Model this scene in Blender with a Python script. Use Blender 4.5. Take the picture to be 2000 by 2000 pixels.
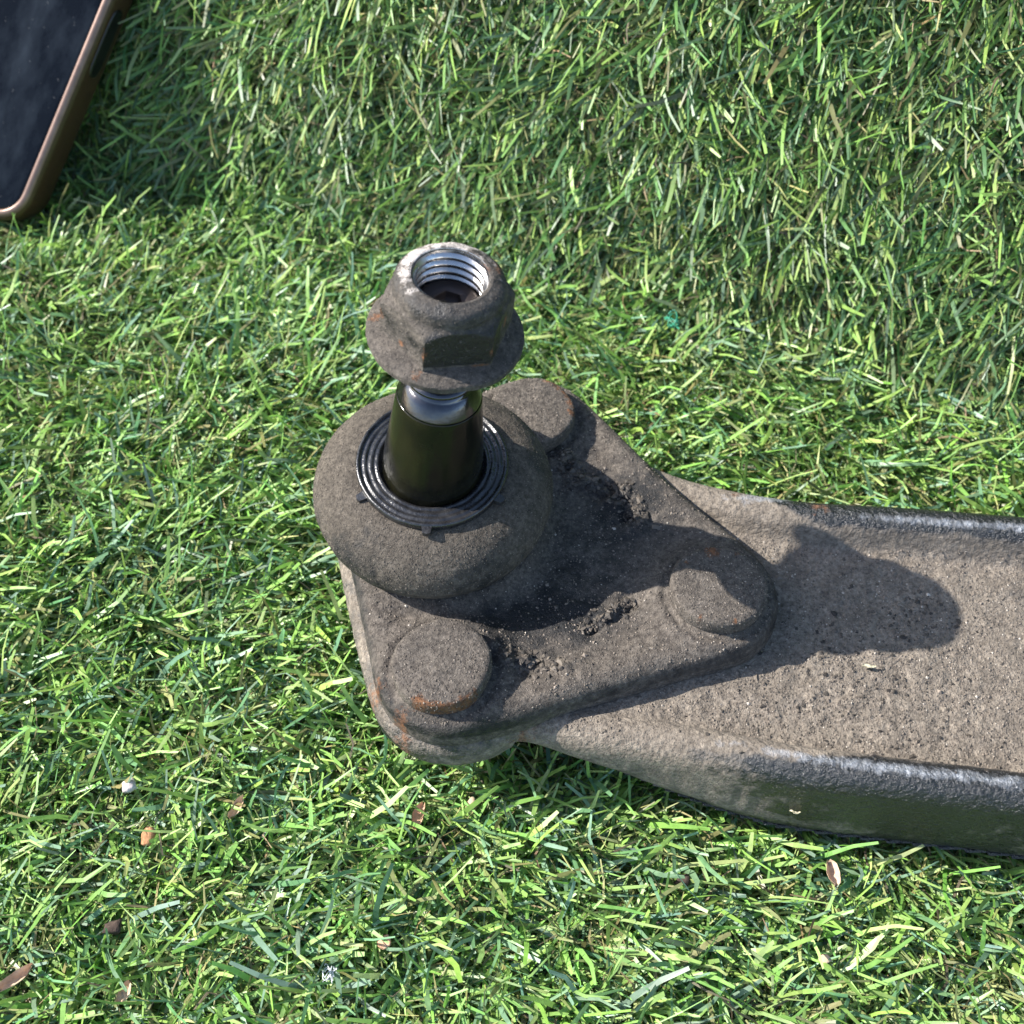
import bpy, math
import numpy as np
from mathutils import Vector, Matrix

MM = 0.001
rng = np.random.default_rng(11)
scene = bpy.context.scene
for o in list(bpy.data.objects):
    bpy.data.objects.remove(o, do_unlink=True)

# ---------------------------------------------------------------- camera, sky, sun, exposure
CAM_H = 233.0
cam_d = bpy.data.cameras.new('camera')
cam_d.sensor_width = 36.0
cam_d.lens = 43.2
cam_d.clip_start = 0.005
cam_d.clip_end = 200.0
cam_d.dof.use_dof = True
cam_d.dof.focus_distance = 0.226
cam_d.dof.aperture_fstop = 30.0
cam = bpy.data.objects.new('camera', cam_d)
scene.collection.objects.link(cam)
cam.location = (0, 0, CAM_H*MM)
cam.rotation_euler = (math.radians(90-54), 0, 0)
scene.camera = cam

TO_SUN = Vector((-0.772, 0.152, 0.612)).normalized()
world = bpy.data.worlds.new('World')
scene.world = world
world.use_nodes = True
wn = world.node_tree.nodes
sky = wn.new('ShaderNodeTexSky')
sky.sky_type = 'NISHITA'
sky.sun_disc = False
sky.dust_density = 1.0
sky.air_density = 0.9
sky.sun_elevation = math.asin(TO_SUN.z)
sky.sun_rotation = math.atan2(TO_SUN.x, TO_SUN.y)
wn['Background'].inputs['Strength'].default_value = 0.15
world.node_tree.links.new(sky.outputs['Color'], wn['Background'].inputs['Color'])

sun_d = bpy.data.lights.new('sun', 'SUN')
sun_d.energy = 4.8
sun_d.angle = math.radians(0.5)
sun_d.color = (1.0, 0.95, 0.88)
sun = bpy.data.objects.new('sun', sun_d)
scene.collection.objects.link(sun)
sun.rotation_euler = TO_SUN.to_track_quat('Z', 'Y').to_euler()
sun.location = TO_SUN*2

scene.view_settings.view_transform = 'Standard'
scene.view_settings.look = 'None'
scene.view_settings.exposure = 1.15
scene.view_settings.gamma = 1.0

# ---------------------------------------------------------------- helpers
COL = scene.collection

def mesh_obj(name, verts, faces, mat=None, parent=None, smooth=True, attrs=None):
    """verts in mm; faces a list of polygons or an (n,k) array"""
    v = np.asarray(verts, dtype=np.float64)*MM
    me = bpy.data.meshes.new(name)
    if isinstance(faces, np.ndarray):
        n, k = faces.shape
        me.vertices.add(len(v))
        me.vertices.foreach_set('co', v.astype(np.float32).ravel())
        me.loops.add(n*k)
        me.loops.foreach_set('vertex_index', faces.astype(np.int32).ravel())
        me.polygons.add(n)
        me.polygons.foreach_set('loop_start', np.arange(0, n*k, k, dtype=np.int32))
        me.update(calc_edges=True)
    else:
        me.from_pydata([tuple(p) for p in v], [], [tuple(int(i) for i in f) for f in faces])
    me.validate()
    me.polygons.foreach_set('use_smooth', np.full(len(me.polygons), smooth, dtype=bool))
    for an, av in (attrs or {}).items():
        av = np.asarray(av, dtype=np.float32)
        if av.ndim == 1:
            a = me.attributes.new(an, 'FLOAT', 'POINT')
            a.data.foreach_set('value', av)
        else:
            a = me.attributes.new(an, 'FLOAT_COLOR', 'POINT')
            a.data.foreach_set('color', np.hstack([av, np.ones((len(av), 1), np.float32)]).ravel())
    me.update()
    o = bpy.data.objects.new(name, me)
    COL.objects.link(o)
    if mat:
        me.materials.append(mat)
    if parent:
        o.parent = parent
    return o

def tag(o, label=None, cat=None, group=None, kind=None):
    if label: o['label'] = label
    if cat: o['category'] = cat
    if group: o['group'] = group
    if kind: o['kind'] = kind
    return o

def sstep(a, b, x):
    t = np.clip((x-a)/(b-a), 0, 1)
    return t*t*(3-2*t)

_lat = {}
def vnoise(x, y, scale, seed):
    """smooth value noise in -1..1, feature size = scale mm"""
    if seed not in _lat:
        _lat[seed] = np.random.default_rng(seed).uniform(-1, 1, (256, 256))
    g = _lat[seed]
    u = np.asarray(x)/scale+500.3; v = np.asarray(y)/scale+500.7
    iu = np.floor(u).astype(int); iv = np.floor(v).astype(int)
    fu = u-iu; fv = v-iv
    fu = fu*fu*(3-2*fu); fv = fv*fv*(3-2*fv)
    a = g[iu % 256, iv % 256]; b = g[(iu+1) % 256, iv % 256]
    c = g[iu % 256, (iv+1) % 256]; d = g[(iu+1) % 256, (iv+1) % 256]
    return (a*(1-fu)+b*fu)*(1-fv)+(c*(1-fu)+d*fu)*fv

def fbm(x, y, scale, seed, octaves=4):
    s = 0; amp = 1.0
    for k in range(octaves):
        s = s+amp*vnoise(x, y, scale/(2**k), seed+k)
        amp *= 0.5
    return s

def catmull(pts, n=8):
    P = np.array(pts, float); m = len(P); out = []
    for i in range(m):
        p0, p1, p2, p3 = P[i-1], P[i], P[(i+1) % m], P[(i+2) % m]
        for k in range(n):
            t = k/n
            out.append(0.5*((2*p1)+(-p0+p2)*t+(2*p0-5*p1+4*p2-p3)*t*t+(-p0+3*p1-3*p2+p3)*t**3))
    return np.array(out)

def sdf(poly, x, y, want_near=False):
    """distance to a closed polygon, positive inside"""
    px = np.asarray(x, float).ravel(); py = np.asarray(y, float).ravel()
    best = np.full(px.shape, 1e18); nx = np.zeros_like(px); ny = np.zeros_like(px)
    inside = np.zeros(px.shape, bool)
    m = len(poly)
    for i in range(m):
        ax, ay = poly[i]; bx, by = poly[(i+1) % m]
        ex, ey = bx-ax, by-ay
        t = np.clip(((px-ax)*ex+(py-ay)*ey)/(ex*ex+ey*ey+1e-12), 0, 1)
        qx = ax+t*ex; qy = ay+t*ey
        dd = (px-qx)**2+(py-qy)**2
        k = dd < best
        best[k] = dd[k]; nx[k] = qx[k]; ny[k] = qy[k]
        c = ((ay > py) != (by > py))
        if by != ay:
            inside ^= c & (px < ex*(py-ay)/(by-ay)+ax)
    d = np.sqrt(best)*np.where(inside, 1, -1)
    return (d, nx, ny) if want_near else d

def hf_solid(name, poly, hfun, zbfun, res, mat, parent, attrfun, under=1.0):
    """closed solid whose top is a height field over an outline, with side walls and an underside"""
    x0, y0 = poly.min(0)-res*2; x1, y1 = poly.max(0)+res*2
    gx = np.arange(x0, x1, res); gy = np.arange(y0, y1, res)
    X, Y = np.meshgrid(gx, gy, indexing='ij')
    d, nx, ny = sdf(poly, X, Y, True)
    ni, nj = X.shape
    x = X.ravel().copy(); y = Y.ravel().copy()
    ins = d > res*0.15
    I = np.arange(ni*nj).reshape(ni, nj)
    q = np.stack([I[:-1, :-1], I[1:, :-1], I[1:, 1:], I[:-1, 1:]], -1).reshape(-1, 4)
    q = q[ins[q].any(1)]
    x[~ins] = nx[~ins]; y[~ins] = ny[~ins]
    d = np.where(ins, d, 0)
    used = np.unique(q)
    remap = -np.ones(ni*nj, int); remap[used] = np.arange(len(used))
    q = remap[q]; x = x[used]; y = y[used]; d = d[used]
    z = hfun(x, y, d)
    zb = zbfun(x, y)
    n = len(x)
    verts = [np.stack([x, y, z], 1)]
    e = np.concatenate([q[:, [0, 1]], q[:, [1, 2]], q[:, [2, 3]], q[:, [3, 0]]])
    key = np.sort(e, 1); code = key[:, 0]*n+key[:, 1]
    uq, cnt = np.unique(code, return_counts=True)
    be = e[np.isin(code, uq[cnt == 1])]
    bv = np.unique(be)
    # inward normal on the boundary from the outline
    cen = poly.mean(0)
    g = 0.4
    gxn = sdf(poly, x[bv]+g, y[bv])-sdf(poly, x[bv]-g, y[bv])
    gyn = sdf(poly, x[bv], y[bv]+g)-sdf(poly, x[bv], y[bv]-g)
    gl = np.hypot(gxn, gyn)+1e-9
    gxn /= gl; gyn /= gl
    levels = [(0.25, 0.0), (0.5, 0.0), (0.72, 0.02), (0.88, 0.25), (0.97, 0.6), (1.0, 1.0)]
    rows = [bv]; base = n
    faces = [q]
    ax = [x]; ay = [y]; ad = [d]; asd = [np.zeros(n)]
    for f, inn in levels:
        zz = z[bv]+(zb[bv]-z[bv])*f
        wob = 0.12*vnoise(x[bv]+zz*1.7, y[bv]+zz*0.9, 1.6, 77)
        vx = x[bv]+gxn*(inn*under+wob); vy = y[bv]+gyn*(inn*under+wob)
        verts.append(np.stack([vx, vy, zz], 1))
        rows.append(np.arange(base, base+len(bv))); base += len(bv)
        ax.append(x[bv]); ay.append(y[bv]); ad.append(np.zeros(len(bv))); asd.append(np.full(len(bv), f))
    pos = -np.ones(n, int); pos[bv] = np.arange(len(bv))
    a = pos[be[:, 0]]; b = pos[be[:, 1]]
    for r0, r1 in zip(rows[:-1], rows[1:]):
        faces.append(np.stack([r0[b], r0[a], r1[a], r1[b]], 1))
    # underside
    verts.append(np.stack([x, y, zb+1.6], 1))
    uidx = np.arange(base, base+n).copy()
    uidx[bv] = rows[-1]
    faces.append(uidx[q][:, ::-1])
    ax.append(x); ay.append(y); ad.append(d); asd.append(np.ones(n))
    V = np.concatenate(verts)
    attrs = attrfun(np.concatenate(ax), np.concatenate(ay), np.concatenate(ad), np.concatenate(asd), V[:, 2])
    return mesh_obj(name, V, np.concatenate(faces), mat, parent, True, attrs)

def lathe(name, rings, mat, parent, origin, axis, n=96, cap0=True, cap1=True, rmod=None, attrs=None, closed=False, smooth=True):
    """rings: (h, r) along the axis; rmod(theta, h, r, k) changes the radius"""
    a = np.array(axis, float); a /= np.linalg.norm(a)
    e1 = np.cross([0, 1, 0], a); e1 /= np.linalg.norm(e1); e2 = np.cross(a, e1)
    th = np.arange(n)/n*2*np.pi
    V = []
    for k, (h, r) in enumerate(rings):
        rr = np.full(n, float(r)); hh = np.full(n, float(h))
        if rmod is not None:
            out = rmod(th, h, r, k)
            if isinstance(out, tuple): rr, hh = out
            else: rr = out
        V.append(np.array(origin)+hh[:, None]*a+rr[:, None]*(np.cos(th)[:, None]*e1+np.sin(th)[:, None]*e2))
    F = []
    m = len(rings)
    for k in range(m if closed else m-1):
        k2 = (k+1) % m
        for i in range(n):
            j = (i+1) % n
            F.append((k*n+i, k*n+j, k2*n+j, k2*n+i))
    if not closed:
        if cap0: F.append(tuple(range(n))[::-1])
        if cap1: F.append(tuple(range((m-1)*n, m*n)))
    V = np.concatenate(V)
    A = None
    if attrs is not None:
        hs = np.repeat([r[0] for r in rings], n); ts = np.tile(th, m); ks = np.repeat(np.arange(m), n)
        A = attrs(ts, hs, ks, V)
    return mesh_obj(name, V, F, mat, parent, smooth, A)

# ---------------------------------------------------------------- materials
def new_mat(name):
    m = bpy.data.materials.new(name); m.use_nodes = True
    return m, m.node_tree, m.node_tree.nodes['Principled BSDF']

class NT:
    def __init__(self, nt): self.nt = nt
    def n(self, t, **kw):
        nd = self.nt.nodes.new(t)
        for k, v in kw.items():
            if k in nd.inputs.keys(): nd.inputs[k].default_value = v
            else: setattr(nd, k, v)
        return nd
    def l(self, a, b): self.nt.links.new(a, b)
    def coord(self):
        return self.n('ShaderNodeTexCoord').outputs['Object']
    def noise(self, scale, detail=3.0, rough=0.55, vec=None):
        nd = self.n('ShaderNodeTexNoise')
        nd.inputs['Scale'].default_value = scale; nd.inputs['Detail'].default_value = detail
        nd.inputs['Roughness'].default_value = rough
        self.l(vec or self.coord(), nd.inputs['Vector'])
        return nd.outputs['Fac']
    def ramp(self, fac, stops):
        nd = self.n('ShaderNodeValToRGB')
        el = nd.color_ramp.elements
        el[0].position, el[0].color = stops[0][0], (*stops[0][1], 1) if len(stops[0][1]) == 3 else stops[0][1]
        el[1].position, el[1].color = stops[-1][0], (*stops[-1][1], 1)
        for p, c in stops[1:-1]:
            x = el.new(p); x.color = (*c, 1)
        self.l(fac, nd.inputs['Fac'])
        return nd.outputs['Color']
    def mix(self, fac, a, b):
        nd = self.n('ShaderNodeMix', data_type='RGBA')
        for sock, v in ((nd.inputs[0], fac), (nd.inputs[6], a), (nd.inputs[7], b)):
            if hasattr(v, 'links'): self.l(v, sock)
            elif isinstance(v, (int, float)): sock.default_value = v
            else: sock.default_value = (*v, 1)
        return nd.outputs[2]
    def math(self, op, a, b=0.0, clamp=False):
        nd = self.n('ShaderNodeMath', operation=op); nd.use_clamp = clamp
        for i, v in enumerate((a, b)):
            if hasattr(v, 'links'): self.l(v, nd.inputs[i])
            else: nd.inputs[i].default_value = v
        return nd.outputs[0]
    def attr(self, name):
        return self.n('ShaderNodeAttribute', attribute_name=name).outputs['Fac']
    def bump(self, height, strength, dist, normal=None):
        nd = self.n('ShaderNodeBump')
        nd.inputs['Strength'].default_value = strength; nd.inputs['Distance'].default_value = dist
        self.l(height, nd.inputs['Height'])
        if normal: self.l(normal, nd.inputs['Normal'])
        return nd.outputs['Normal']

def grey(v): return (v, v, v)

def grimy_metal(name, paint, paint_rough, dirt_lo, dirt_hi, bump=0.35, spec=0.5, metal=0.0, glint=0.0):
    """painted or bare metal under a sandy film; attributes dirt, rust and wear say where"""
    m, nt, bs = new_mat(name); T = NT(nt); co = T.coord()
    fine = T.noise(1100, 5, 0.75, co)
    grain = T.noise(2600, 2, 0.6, co)
    mid = T.noise(240, 4, 0.6, co)
    big = T.noise(60, 3, 0.5, co)
    dcol = T.ramp(fine, [(0.32, dirt_lo), (0.52, tuple((a+b)/2 for a, b in zip(dirt_lo, dirt_hi))), (0.72, dirt_hi)])
    dcol = T.mix(T.ramp(mid, [(0.35, grey(0.0)), (0.7, grey(0.55))]), dcol, tuple(c*0.62 for c in dirt_lo))
    # pale quartz grains
    spk = T.ramp(grain, [(0.70, grey(0.0)), (0.745, grey(1.0))])
    spk = T.math('MULTIPLY', spk, T.ramp(big, [(0.38, grey(0.15)), (0.62, grey(0.9))]))
    dcol = T.mix(T.math('MULTIPLY', spk, 0.75), dcol, (0.46, 0.42, 0.36))
    d = T.attr('dirt')
    edge = T.math('ADD', d, T.math('MULTIPLY', T.math('SUBTRACT', T.noise(420, 5, 0.7, co), 0.5), 1.3))
    dm = T.ramp(edge, [(0.30, grey(0.0)), (0.70, grey(1.0))])
    col = T.mix(dm, paint, dcol)
    r = T.attr('rust')
    rm = T.ramp(T.math('ADD', r, T.math('MULTIPLY', T.math('SUBTRACT', T.noise(700, 4, 0.7, co), 0.5), 1.2)), [(0.45, grey(0.0)), (0.72, grey(1.0))])
    rcol = T.ramp(fine, [(0.35, (0.075, 0.032, 0.014)), (0.6, (0.22, 0.09, 0.033)), (0.75, (0.34, 0.19, 0.09))])
    col = T.mix(T.math('MULTIPLY', rm, 0.85), col, rcol)
    w = T.attr('wear_glint')  # worn metal on the nut, painted highlight on the arm beads
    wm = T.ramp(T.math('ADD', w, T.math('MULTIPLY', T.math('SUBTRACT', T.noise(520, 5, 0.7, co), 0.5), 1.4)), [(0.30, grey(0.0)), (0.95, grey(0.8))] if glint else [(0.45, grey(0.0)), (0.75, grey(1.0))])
    col = T.mix(wm, col, (0.50, 0.53, 0.58) if glint else (0.55, 0.50, 0.46))  # first tone is the bluish painted highlight of the beads
    nt.links.new(col, bs.inputs['Base Color'])
    prgh = T.ramp(T.noise(900, 3, 0.6, co), [(0.3, grey(max(paint_rough-0.1, 0.05))), (0.7, grey(paint_rough+0.12))])
    rough = T.mix(dm, prgh, (0.92, 0.92, 0.92))
    rough = T.mix(rm, rough, (0.9, 0.9, 0.9))
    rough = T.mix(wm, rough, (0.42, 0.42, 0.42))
    nt.links.new(rough, bs.inputs['Roughness'])
    if glint:
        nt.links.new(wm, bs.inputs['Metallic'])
    if metal:
        nt.links.new(T.math('MULTIPLY', T.math('SUBTRACT', 1.0, dm), metal), bs.inputs['Metallic'])
    bs.inputs['Specular IOR Level'].default_value = spec
    h = T.math('ADD', T.math('MULTIPLY', fine, 1.0), T.math('MULTIPLY', mid, 1.1))
    n1 = T.bump(h, bump, 0.0009)
    n2 = T.bump(grain, bump*0.9, 0.00035, n1)
    if glint:      # orange-peel of the thick paint
        n2 = T.bump(T.noise(850, 3, 0.6, co), 0.7, 0.0010, n2)
    nt.links.new(n2, bs.inputs['Normal'])
    return m

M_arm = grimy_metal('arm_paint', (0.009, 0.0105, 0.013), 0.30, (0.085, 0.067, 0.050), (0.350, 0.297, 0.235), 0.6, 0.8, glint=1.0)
M_plate = grimy_metal('plate_grime', (0.012, 0.012, 0.013), 0.5, (0.040, 0.033, 0.028), (0.222, 0.192, 0.160), 0.75, 0.4)
M_boot = grimy_metal('boot_rubber', (0.016, 0.016, 0.016), 0.55, (0.040, 0.033, 0.026), (0.185, 0.158, 0.127), 0.65, 0.35)
M_nut = grimy_metal('nut_steel', (0.016, 0.015, 0.014), 0.42, (0.032, 0.027, 0.023), (0.170, 0.145, 0.120), 0.42, 0.5)

def bare_steel(name, col, rough, metal=1.0, streak=0.0, olive=0.0):
    m, nt, bs = new_mat(name); T = NT(nt); co = T.coord()
    c = T.ramp(T.noise(160, 5, 0.6, co), [(0.3, tuple(x*0.55 for x in col)), (0.7, col)])
    if olive:
        c = T.mix(T.ramp(T.noise(130, 4, 0.6, co), [(0.35, grey(0.0)), (0.65, grey(1.0))]), c, (0.013, 0.0125, 0.006))
    nt.links.new(c, bs.inputs['Base Color'])
    bs.inputs['Metallic'].default_value = metal
    r = T.ramp(T.noise(300, 5, 0.65, co), [(0.3, grey(max(rough-0.08, 0.03))), (0.7, grey(rough+0.14))])
    nt.links.new(r, bs.inputs['Roughness'])
    n1 = T.bump(T.noise(1400, 3, 0.6, co), 0.12, 0.0003)
    nt.links.new(n1, bs.inputs['Normal'])
    return m

M_stud = bare_steel('oily_stud', (0.006, 0.0062, 0.005), 0.15, 0.0, olive=1.0)
M_stud.node_tree.nodes['Principled BSDF'].inputs['Specular IOR Level'].default_value = 0.26
M_shoulder = bare_steel('polished_shoulder', (0.11, 0.11, 0.118), 0.15, 1.0)
M_thread = bare_steel('bright_thread', (0.62, 0.60, 0.58), 0.24, 1.0)
M_studend = bare_steel('stud_end', (0.06, 0.048, 0.045), 0.5, 0.6)

def ring_material():
    m, nt, bs = new_mat('greasy_ring'); T = NT(nt); co = T.coord()
    c = T.ramp(T.noise(500, 4, 0.6, co), [(0.35, (0.010, 0.010, 0.011)), (0.72, (0.030, 0.030, 0.032))])
    nt.links.new(c, bs.inputs['Base Color'])
    r = T.ramp(T.noise(350, 4, 0.6, co), [(0.35, grey(0.16)), (0.7, grey(0.42))])
    nt.links.new(r, bs.inputs['Roughness'])
    bs.inputs['Specular IOR Level'].default_value = 0.75
    nt.links.new(T.bump(T.noise(1100, 4, 0.6, co), 0.35, 0.0004), bs.inputs['Normal'])
    return m
M_ring = ring_material()

def blade_material(name, trans, rough, spec):
    m, nt, bs = new_mat(name); T = NT(nt)
    a = T.n('ShaderNodeAttribute', attribute_name='tint')
    co = T.coord()
    hs = T.n('ShaderNodeHueSaturation')
    nt.links.new(a.outputs['Color'], hs.inputs['Color'])
    nt.links.new(T.ramp(T.noise(420, 3, 0.6, co), [(0.3, grey(0.78)), (0.7, grey(1.18))]), hs.inputs['Value'])
    nt.links.new(hs.outputs['Color'], bs.inputs['Base Color'])
    bs.inputs['Roughness'].default_value = rough
    bs.inputs['Specular IOR Level'].default_value = spec
    tr = T.n('ShaderNodeBsdfTranslucent')
    nt.links.new(hs.outputs['Color'], tr.inputs['Color'])
    mx = T.n('ShaderNodeMixShader'); mx.inputs[0].default_value = trans
    nt.links.new(bs.outputs[0], mx.inputs[1]); nt.links.new(tr.outputs[0], mx.inputs[2])
    nt.links.new(mx.outputs[0], nt.nodes['Material Output'].inputs['Surface'])
    return m
M_blade = blade_material('turf_blade', 0.32, 0.42, 0.5)
M_thatch = blade_material('turf_thatch', 0.12, 0.6, 0.3)

def simple(name, c0, c1, rough, scale=600, bump=0.2, spec=0.4, metal=0.0):
    m, nt, bs = new_mat(name); T = NT(nt); co = T.coord()
    nt.links.new(T.ramp(T.noise(scale, 4, 0.6, co), [(0.3, c0), (0.7, c1)]), bs.inputs['Base Color'])
    bs.inputs['Roughness'].default_value = rough
    bs.inputs['Specular IOR Level'].default_value = spec
    bs.inputs['Metallic'].default_value = metal
    nt.links.new(T.bump(T.noise(scale*2, 4, 0.6, co), bump, 0.0004), bs.inputs['Normal'])
    return m
M_ground = simple('turf_mat', (0.012, 0.013, 0.008), (0.045, 0.042, 0.026), 0.9, 300, 0.6)

# ---------------------------------------------------------------- the turf-covered ground: floor, fillet and bank
BN = np.array([0.354, 0.935]); BN /= np.linalg.norm(BN)      # into the bank
BD = np.array([BN[1], -BN[0]])                               # along its foot
SLOPE = math.radians(65)
N0 = 215.0; RF = 22.0
ARC = RF*SLOPE
TOP = 420.0

def profile(s):
    """s: distance along the sheet from the camera side -> (n, z, tangent angle)"""
    s = np.asarray(s, float)
    ang = np.clip((s-N0)/RF, 0, SLOPE)
    n = np.where(s < N0, s, N0+RF*np.sin(ang)); z = np.where(s < N0, 0, RF*(1-np.cos(ang)))
    ex = np.clip(s-N0-ARC, 0, None)
    top = np.clip(ex-TOP, 0, None); ex = np.minimum(ex, TOP)
    n = n+ex*math.cos(SLOPE)+top; z = z+ex*math.sin(SLOPE)
    ang = np.where(top > 0, 0.0, ang)
    return n, z, ang

def undul(w, s):
    return 1.3*vnoise(w, s, 55, 5)+0.7*vnoise(w, s, 22, 6)

def surf(w, s):
    n, z, ang = profile(s)
    nrm2 = np.stack([-np.sin(ang), np.cos(ang)], -1)
    b = undul(w, s)
    n = n+nrm2[..., 0]*b; z = z+nrm2[..., 1]*b
    P = np.stack([w*BD[0]+n*BN[0], w*BD[1]+n*BN[1], z], -1)
    T = np.stack([np.cos(ang)*BN[0], np.cos(ang)*BN[1], np.sin(ang)], -1)
    N = np.stack([nrm2[..., 0]*BN[0], nrm2[..., 0]*BN[1], nrm2[..., 1]], -1)
    return P, T, N

ws = np.concatenate([np.linspace(-2500, -420, 14), np.linspace(-400, 400, 120), np.linspace(420, 2500, 14)])
ss = np.concatenate([np.linspace(-3000, -120, 16), np.linspace(-100, 420, 130), np.linspace(430, 3500, 30)])
Wg, Sg = np.meshgrid(ws, ss, indexing='ij')
Pg, _, _ = surf(Wg, Sg)
I = np.arange(Wg.size).reshape(Wg.shape)
Q = np.stack([I[:-1, :-1], I[1:, :-1], I[1:, 1:], I[:-1, 1:]], -1).reshape(-1, 4)
ground = mesh_obj('ground', Pg.reshape(-1, 3), Q, M_ground)
tag(ground, 'dark backing of the artificial turf, flat in front and rising into a bank', 'ground', kind='structure')

# ---------------------------------------------------------------- the control arm
arm_root = bpy.data.objects.new('control_arm', None)
COL.objects.link(arm_root)
arm_root.empty_display_size = 0.02
tag(arm_root, 'grimy black steel car suspension control arm with upright ball joint, lying on the turf', 'car part')

def child(o):
    o.parent = arm_root
    return o

ARM = catmull([(-36.5, 146), (-34.8, 137), (-31.6, 124.2), (-29.0, 115), (-26.4, 106.5), (-22.8, 100.2), (-17.5, 96.9),
               (-10.5, 95.8), (-4.5, 96.8), (0.5, 98.9), (5.5, 98.6), (13.3, 96.7), (23.5, 94.7), (33.7, 92.2), (43.8, 89.6), (53.8, 87.3),
               (73.5, 84.6), (96, 81.6), (120, 77), (150, 70), (180, 63), (205, 62), (222, 74), (229, 97), (224, 122), (208, 138), (180, 141), (150, 142), (125, 143),
               (103.8, 145.6), (79, 148.0), (62, 149.2), (52.6, 151), (45.3, 153.2), (35.8, 157), (27, 163), (20, 171), (12, 179),
               (4, 183), (-6, 180), (-18, 173), (-28, 166), (-34.5, 157)], 6)

def arm_h(x, y, d):
    R = sstep(0, 66, x)
    zw = 28.2-0.8*R-1.4*sstep(60, 110, x)
    ra = 3.6
    qd = np.clip(d/ra, 0, 1)
    flat = zw-ra*(1-np.sqrt(np.clip(1-(1-qd)**2, 0, 1)))
    # rolled bead along both long edges
    rb = 3.9
    zr = 28.4+5.0*R
    q = np.clip((d-rb)/rb, -1, 1)
    bead = zr-rb+rb*np.sqrt(np.clip(1-q*q, 0, 1))-np.clip(d-2*rb, 0, 3)*2.0
    k = 0.55
    z = np.maximum(flat, bead)+k*np.log1p(np.exp(-np.abs(flat-bead)/k))-k*0.69*np.exp(-np.abs(flat-bead)/k)*0.5
    web = sstep(6.2, 8.6, d)
    lump = web*(0.26*fbm(x, y, 5, 31, 3)+0.12*vnoise(x, y, 1.4, 35)+0.08*vnoise(x, y, 0.8, 36))
    cake = np.exp(-(((x-60)/24)**2+((y-105)/9)**2))+0.5*np.exp(-(((x-72)/14)**2+((y-126)/7)**2))
    lump = lump+cake*(0.42*np.clip(vnoise(x, y, 1.7, 38), 0, 1)+0.18*np.clip(vnoise(x, y, 0.9, 37), 0, 1))
    return z+lump+(1-web)*0.06*fbm(x, y, 3, 39, 3)

def arm_zb(x, y):
    z = 25-16.5*sstep(-6, 48, x)
    z = np.where(x < 0, np.interp(y, [95, 100, 125], [19.5, 22, 16]), z)
    return np.maximum(z, 8.2)

def arm_attr(x, y, d, s, z):
    front = y < 115+0*x
    dw = np.where(front, 7.2*sstep(10, 80, x), 7.4*sstep(40, 66, x))      # width of the clean painted bead
    e = d+0.9*fbm(x*0.5, y, 9, 45, 3)
    dirt = 0.28*sstep(10, 70, x)*0+sstep(dw-2.6, dw+2.2, e)
    dirt = np.where(dw < 0.3, 1.0, dirt)
    dirt = np.maximum(dirt, 0.95-1.0*np.clip(dw/4.5, 0, 1))
    side = 0.66-0.30*sstep(15, 80, x)+0.34*fbm(x*0.22, z*2.2, 4, 46, 3)-0.35*sstep(0.75, 1.0, s)-0.42*sstep(0.50, 0.2, s)*sstep(30, 62, x)
    dirt = np.where(s > 0, side, np.where((d < 1.6) & front, np.maximum(dirt, side*sstep(1.6, 0.2, d)), dirt))
    dirt = dirt+0.10*fbm(x, y, 20, 47, 3)
    blot = np.exp(-(((x-104)/7)**2+((y-130)/7)**2))
    dirt = dirt-0.42*blot-0.42*sstep(14, -4, x)*(s == 0)
    rust = np.zeros_like(x)
    for cx, cy, rr in ((2, 100, 4.5), (-20, 98.5, 4), (-26, 107, 5), (62, 146.5, 4), (46, 151, 3)):
        rust = np.maximum(rust, 0.56*np.exp(-((x-cx)**2+(y-cy)**2)/rr**2))
    rust = np.maximum(rust, np.where((s > 0) & (x < 50), 0.28, 0))
    # highlight painted in as bluish metal along the crest of both beads
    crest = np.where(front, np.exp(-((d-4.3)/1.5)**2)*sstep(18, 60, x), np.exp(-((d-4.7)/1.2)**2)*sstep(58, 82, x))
    wear_glint = 0.62*crest*(s == 0)
    wear_glint = np.maximum(wear_glint, 0.8*np.exp(-((x-52)**2/60+(y-149.5)**2/3)))
    return {'dirt': dirt, 'rust': rust, 'wear_glint': wear_glint}

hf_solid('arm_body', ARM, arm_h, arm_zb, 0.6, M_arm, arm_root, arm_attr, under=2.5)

PLATE = catmull([(-34.5, 146), (-32.6, 137), (-29.4, 124), (-26.8, 114), (-25.0, 106.5), (-21.5, 100.8), (-16.5, 97.6),
                 (-11, 96.7), (-3.8, 98.0), (4, 100.4), (11.7, 103.2), (20, 106), (29.5, 109), (38, 111.5), (45.0, 114.2), (49.8, 119.6), (51.3, 126.5),
                 (49.6, 133), (45.8, 138.5), (38.6, 146.2), (31, 155.4), (26, 162), (19, 171.5), (13.5, 178), (7, 181.6), (0, 181.4),
                 (-8, 177.4), (-18, 171.5), (-26.5, 165), (-32.5, 156.5)], 6)
RIV = [(-12.7, 108.4), (39.0, 124.9), (4.1, 168.3)]

def seglump(x, y, pts, wid):
    best = np.full(np.shape(x), 1e9)
    for (ax, ay), (bx, by) in zip(pts[:-1], pts[1:]):
        ex, ey = bx-ax, by-ay
        t = np.clip(((x-ax)*ex+(y-ay)*ey)/(ex*ex+ey*ey), 0, 1)
        best = np.minimum(best, np.hypot(x-ax-t*ex, y-ay-t*ey))
    return np.exp(-(best/wid)**2)

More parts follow.
